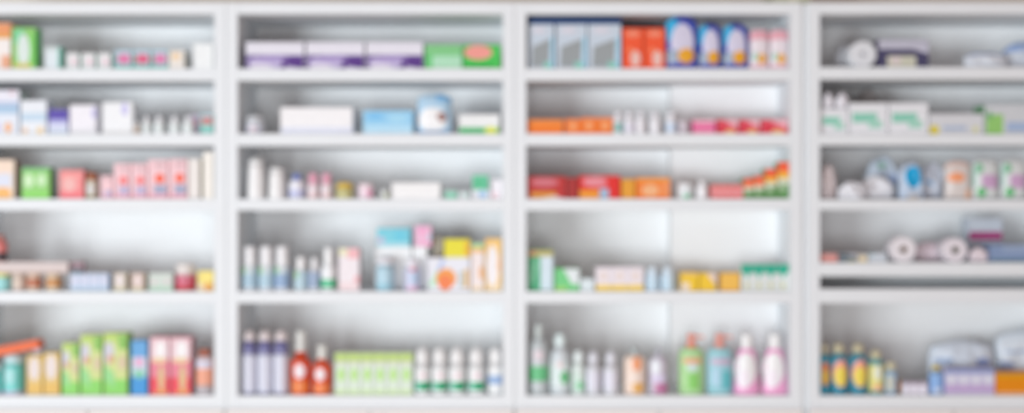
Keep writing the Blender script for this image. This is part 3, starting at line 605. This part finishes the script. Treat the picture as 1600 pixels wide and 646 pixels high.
bc = carton(1548, 1640, 383, 'blue grey carton at frame edge with teal foot', (134, 154, 188), [('r', 0, .0, 1, .2, (100, 130, 150)), ('r', .2, .6, 1, 1, (150, 168, 196))], d=.02, dep=.1)
pl = carton(1512, 1566, 388, 'tall pale grey carton behind pinkish packet', (196, 200, 210), d=.14, dep=.08)
carton(1514, 1566, 342, 'pale carton with magenta band stacked at back', (198, 206, 216), [('r', 0, .28, 1, .55, (172, 55, 122)), ('r', 0, .0, 1, .12, (170, 178, 195))], on=pl, d=.14, dep=.07)
cell(4, 5)
def teal(a, b, t, ds, **k):
    return bottle(a, b, t, ds, (46, 140, 165), (198, 190, 160), cap=(.66, .22), neck=.5, sh=.12, style='round', label=(.2, .92, (60, 150, 172)), group='teal bottles with ball caps', **k)
sunp = [('e', .5, .53, .46, .35, (242, 162, 146)), ('e', .5, .46, .37, .25, (248, 218, 88))]
teal(1281, 1295.5, 537, 'narrow teal bottle squeezed against left panel', pat=[('r', .1, .25, .9, .8, (214, 130, 90)), ('r', .1, .3, .9, .6, (222, 180, 70))])
teal(1297, 1324, 536, 'left of two wide teal bottles with yellow oval labels', pat=sunp)
teal(1327, 1354, 536, 'right of two wide teal bottles with yellow oval labels', pat=sunp)
bottle(1357, 1380, 547, 'pale yellow bottle with teal shoulder and beige cap', (90, 160, 165), (205, 198, 165), cap=(.74, .2), neck=.5, sh=.1, style='round', label=(.1, .84, (232, 224, 130)), pat=[('e', .5, .62, .3, .22, (228, 234, 214)), ('r', .15, .12, .9, .28, (240, 190, 150))])
bottle(1383, 1401, 565, 'small blue bottle with beige cap', (150, 180, 205), (206, 200, 170), cap=(.85, .26), neck=.5, sh=.1, style='round', label=(.1, .8, (165, 195, 220)), pat=[('r', .1, .15, .5, .75, (206, 200, 175))])
jar(1398, 1408, 594, 'tiny orange jar behind small blue bottle', (226, 150, 40), (205, 150, 70), d=.07)
for i in range(3):
    jar(1410+13.4*i, 1422.6+13.4*i, 597, nth(i, 3, 'tiny lavender white jars'), (234, 230, 242), (196, 182, 198), lh=.2, group='tiny lavender jars')
bottle(1452, 1473, 570, 'blue bottle with yellow cap and black collar', (150, 186, 228), (205, 182, 66), cap=(.6, .24), neck=.6, sh=.08, collar=(.1, (45, 50, 62)), style='round', label=(.1, .85, (140, 180, 230)), pat=[('r', .2, .1, .8, .3, (205, 214, 232))])
for i in range(4):
    carton(1477+19.4*i, 1496+19.4*i, 577, nth(i, 4, 'lavender cartons with blue tops'), (212, 210, 232), [('r', 0, .82, 1, 1, (140, 155, 205)), ('r', 0, .08, 1, .4, (196, 172, 214)), ('e', .5, .56, .22, .2, (226, 228, 240))], dep=.06, group='lavender cartons')
carton(1556, 1640, 584, 'orange carton with peach foot at frame edge', (232, 142, 12), [('r', 0, .75, 1, 1, (226, 156, 10)), ('r', 0, 0, 1, .12, (236, 180, 130))], dep=.08)
lb = []
pouch(1450, 1552, 532, 'left pale blue plastic pack behind lavender cartons', (214, 223, 234), [('e', .8, .55, .12, .12, (140, 158, 205)), ('e', .2, .6, .14, .07, (165, 185, 215))], T=.035, rnd=.25, crumple=.4, d=.12, name='plastic_pack', cat='pack', seed=3)
pouch(1555, 1650, 515, 'right pale blue plastic pack behind orange carton', (214, 223, 232), [('e', .15, .4, .12, .08, (160, 178, 212)), ('r', .1, .6, .6, .66, (172, 190, 214))], T=.035, rnd=.25, crumple=.4, d=.14, name='plastic_pack', cat='pack', seed=5)

# ================================================================= camera and light
cd = bpy.data.cameras.new('camera'); cam = bpy.data.objects.new('camera', cd); C.objects.link(cam)
cam.location = (0, CAMY, EYE); cam.rotation_euler = (math.radians(90), 0, 0)
cd.sensor_width = 36; cd.lens = 45.0
cd.dof.use_dof = True; cd.dof.focus_distance = 1.8
cd.dof.aperture_fstop = 1.9
bpy.context.scene.camera = cam

w = bpy.data.worlds.new('room_air'); bpy.context.scene.world = w; w.use_nodes = True
w.node_tree.nodes['Background'].inputs['Color'].default_value = (1.0, .73, .65, 1)
w.node_tree.nodes['Background'].inputs['Strength'].default_value = .30
def area(name, loc, target, sx, sy, power, col):
    l = bpy.data.lights.new(name, 'AREA'); l.shape = 'RECTANGLE'; l.size = sx; l.size_y = sy; l.energy = power; l.color = col
    o = bpy.data.objects.new(name, l); C.objects.link(o); o.location = loc
    o.rotation_euler = (Vector(target)-Vector(loc)).to_track_quat('-Z', 'Y').to_euler()
area('window_daylight', (-5.9, -7.7, .8), (.1, .2, .9), 3.6, 3.0, 505, (.86, .945, 1.0))
area('added_front_fill', (0, -4.1, .8), (0, .2, 1.0), 1.4, 1.0, 45, (.91, .96, 1.0))  # added fill lamp behind the camera, brightens the bay interiors and their dark left sides

vs = bpy.context.scene.view_settings
vs.view_transform = 'Standard'; vs.look = 'None'; vs.gamma = 1.0; vs.use_curve_mapping = False; vs.exposure = 0.17
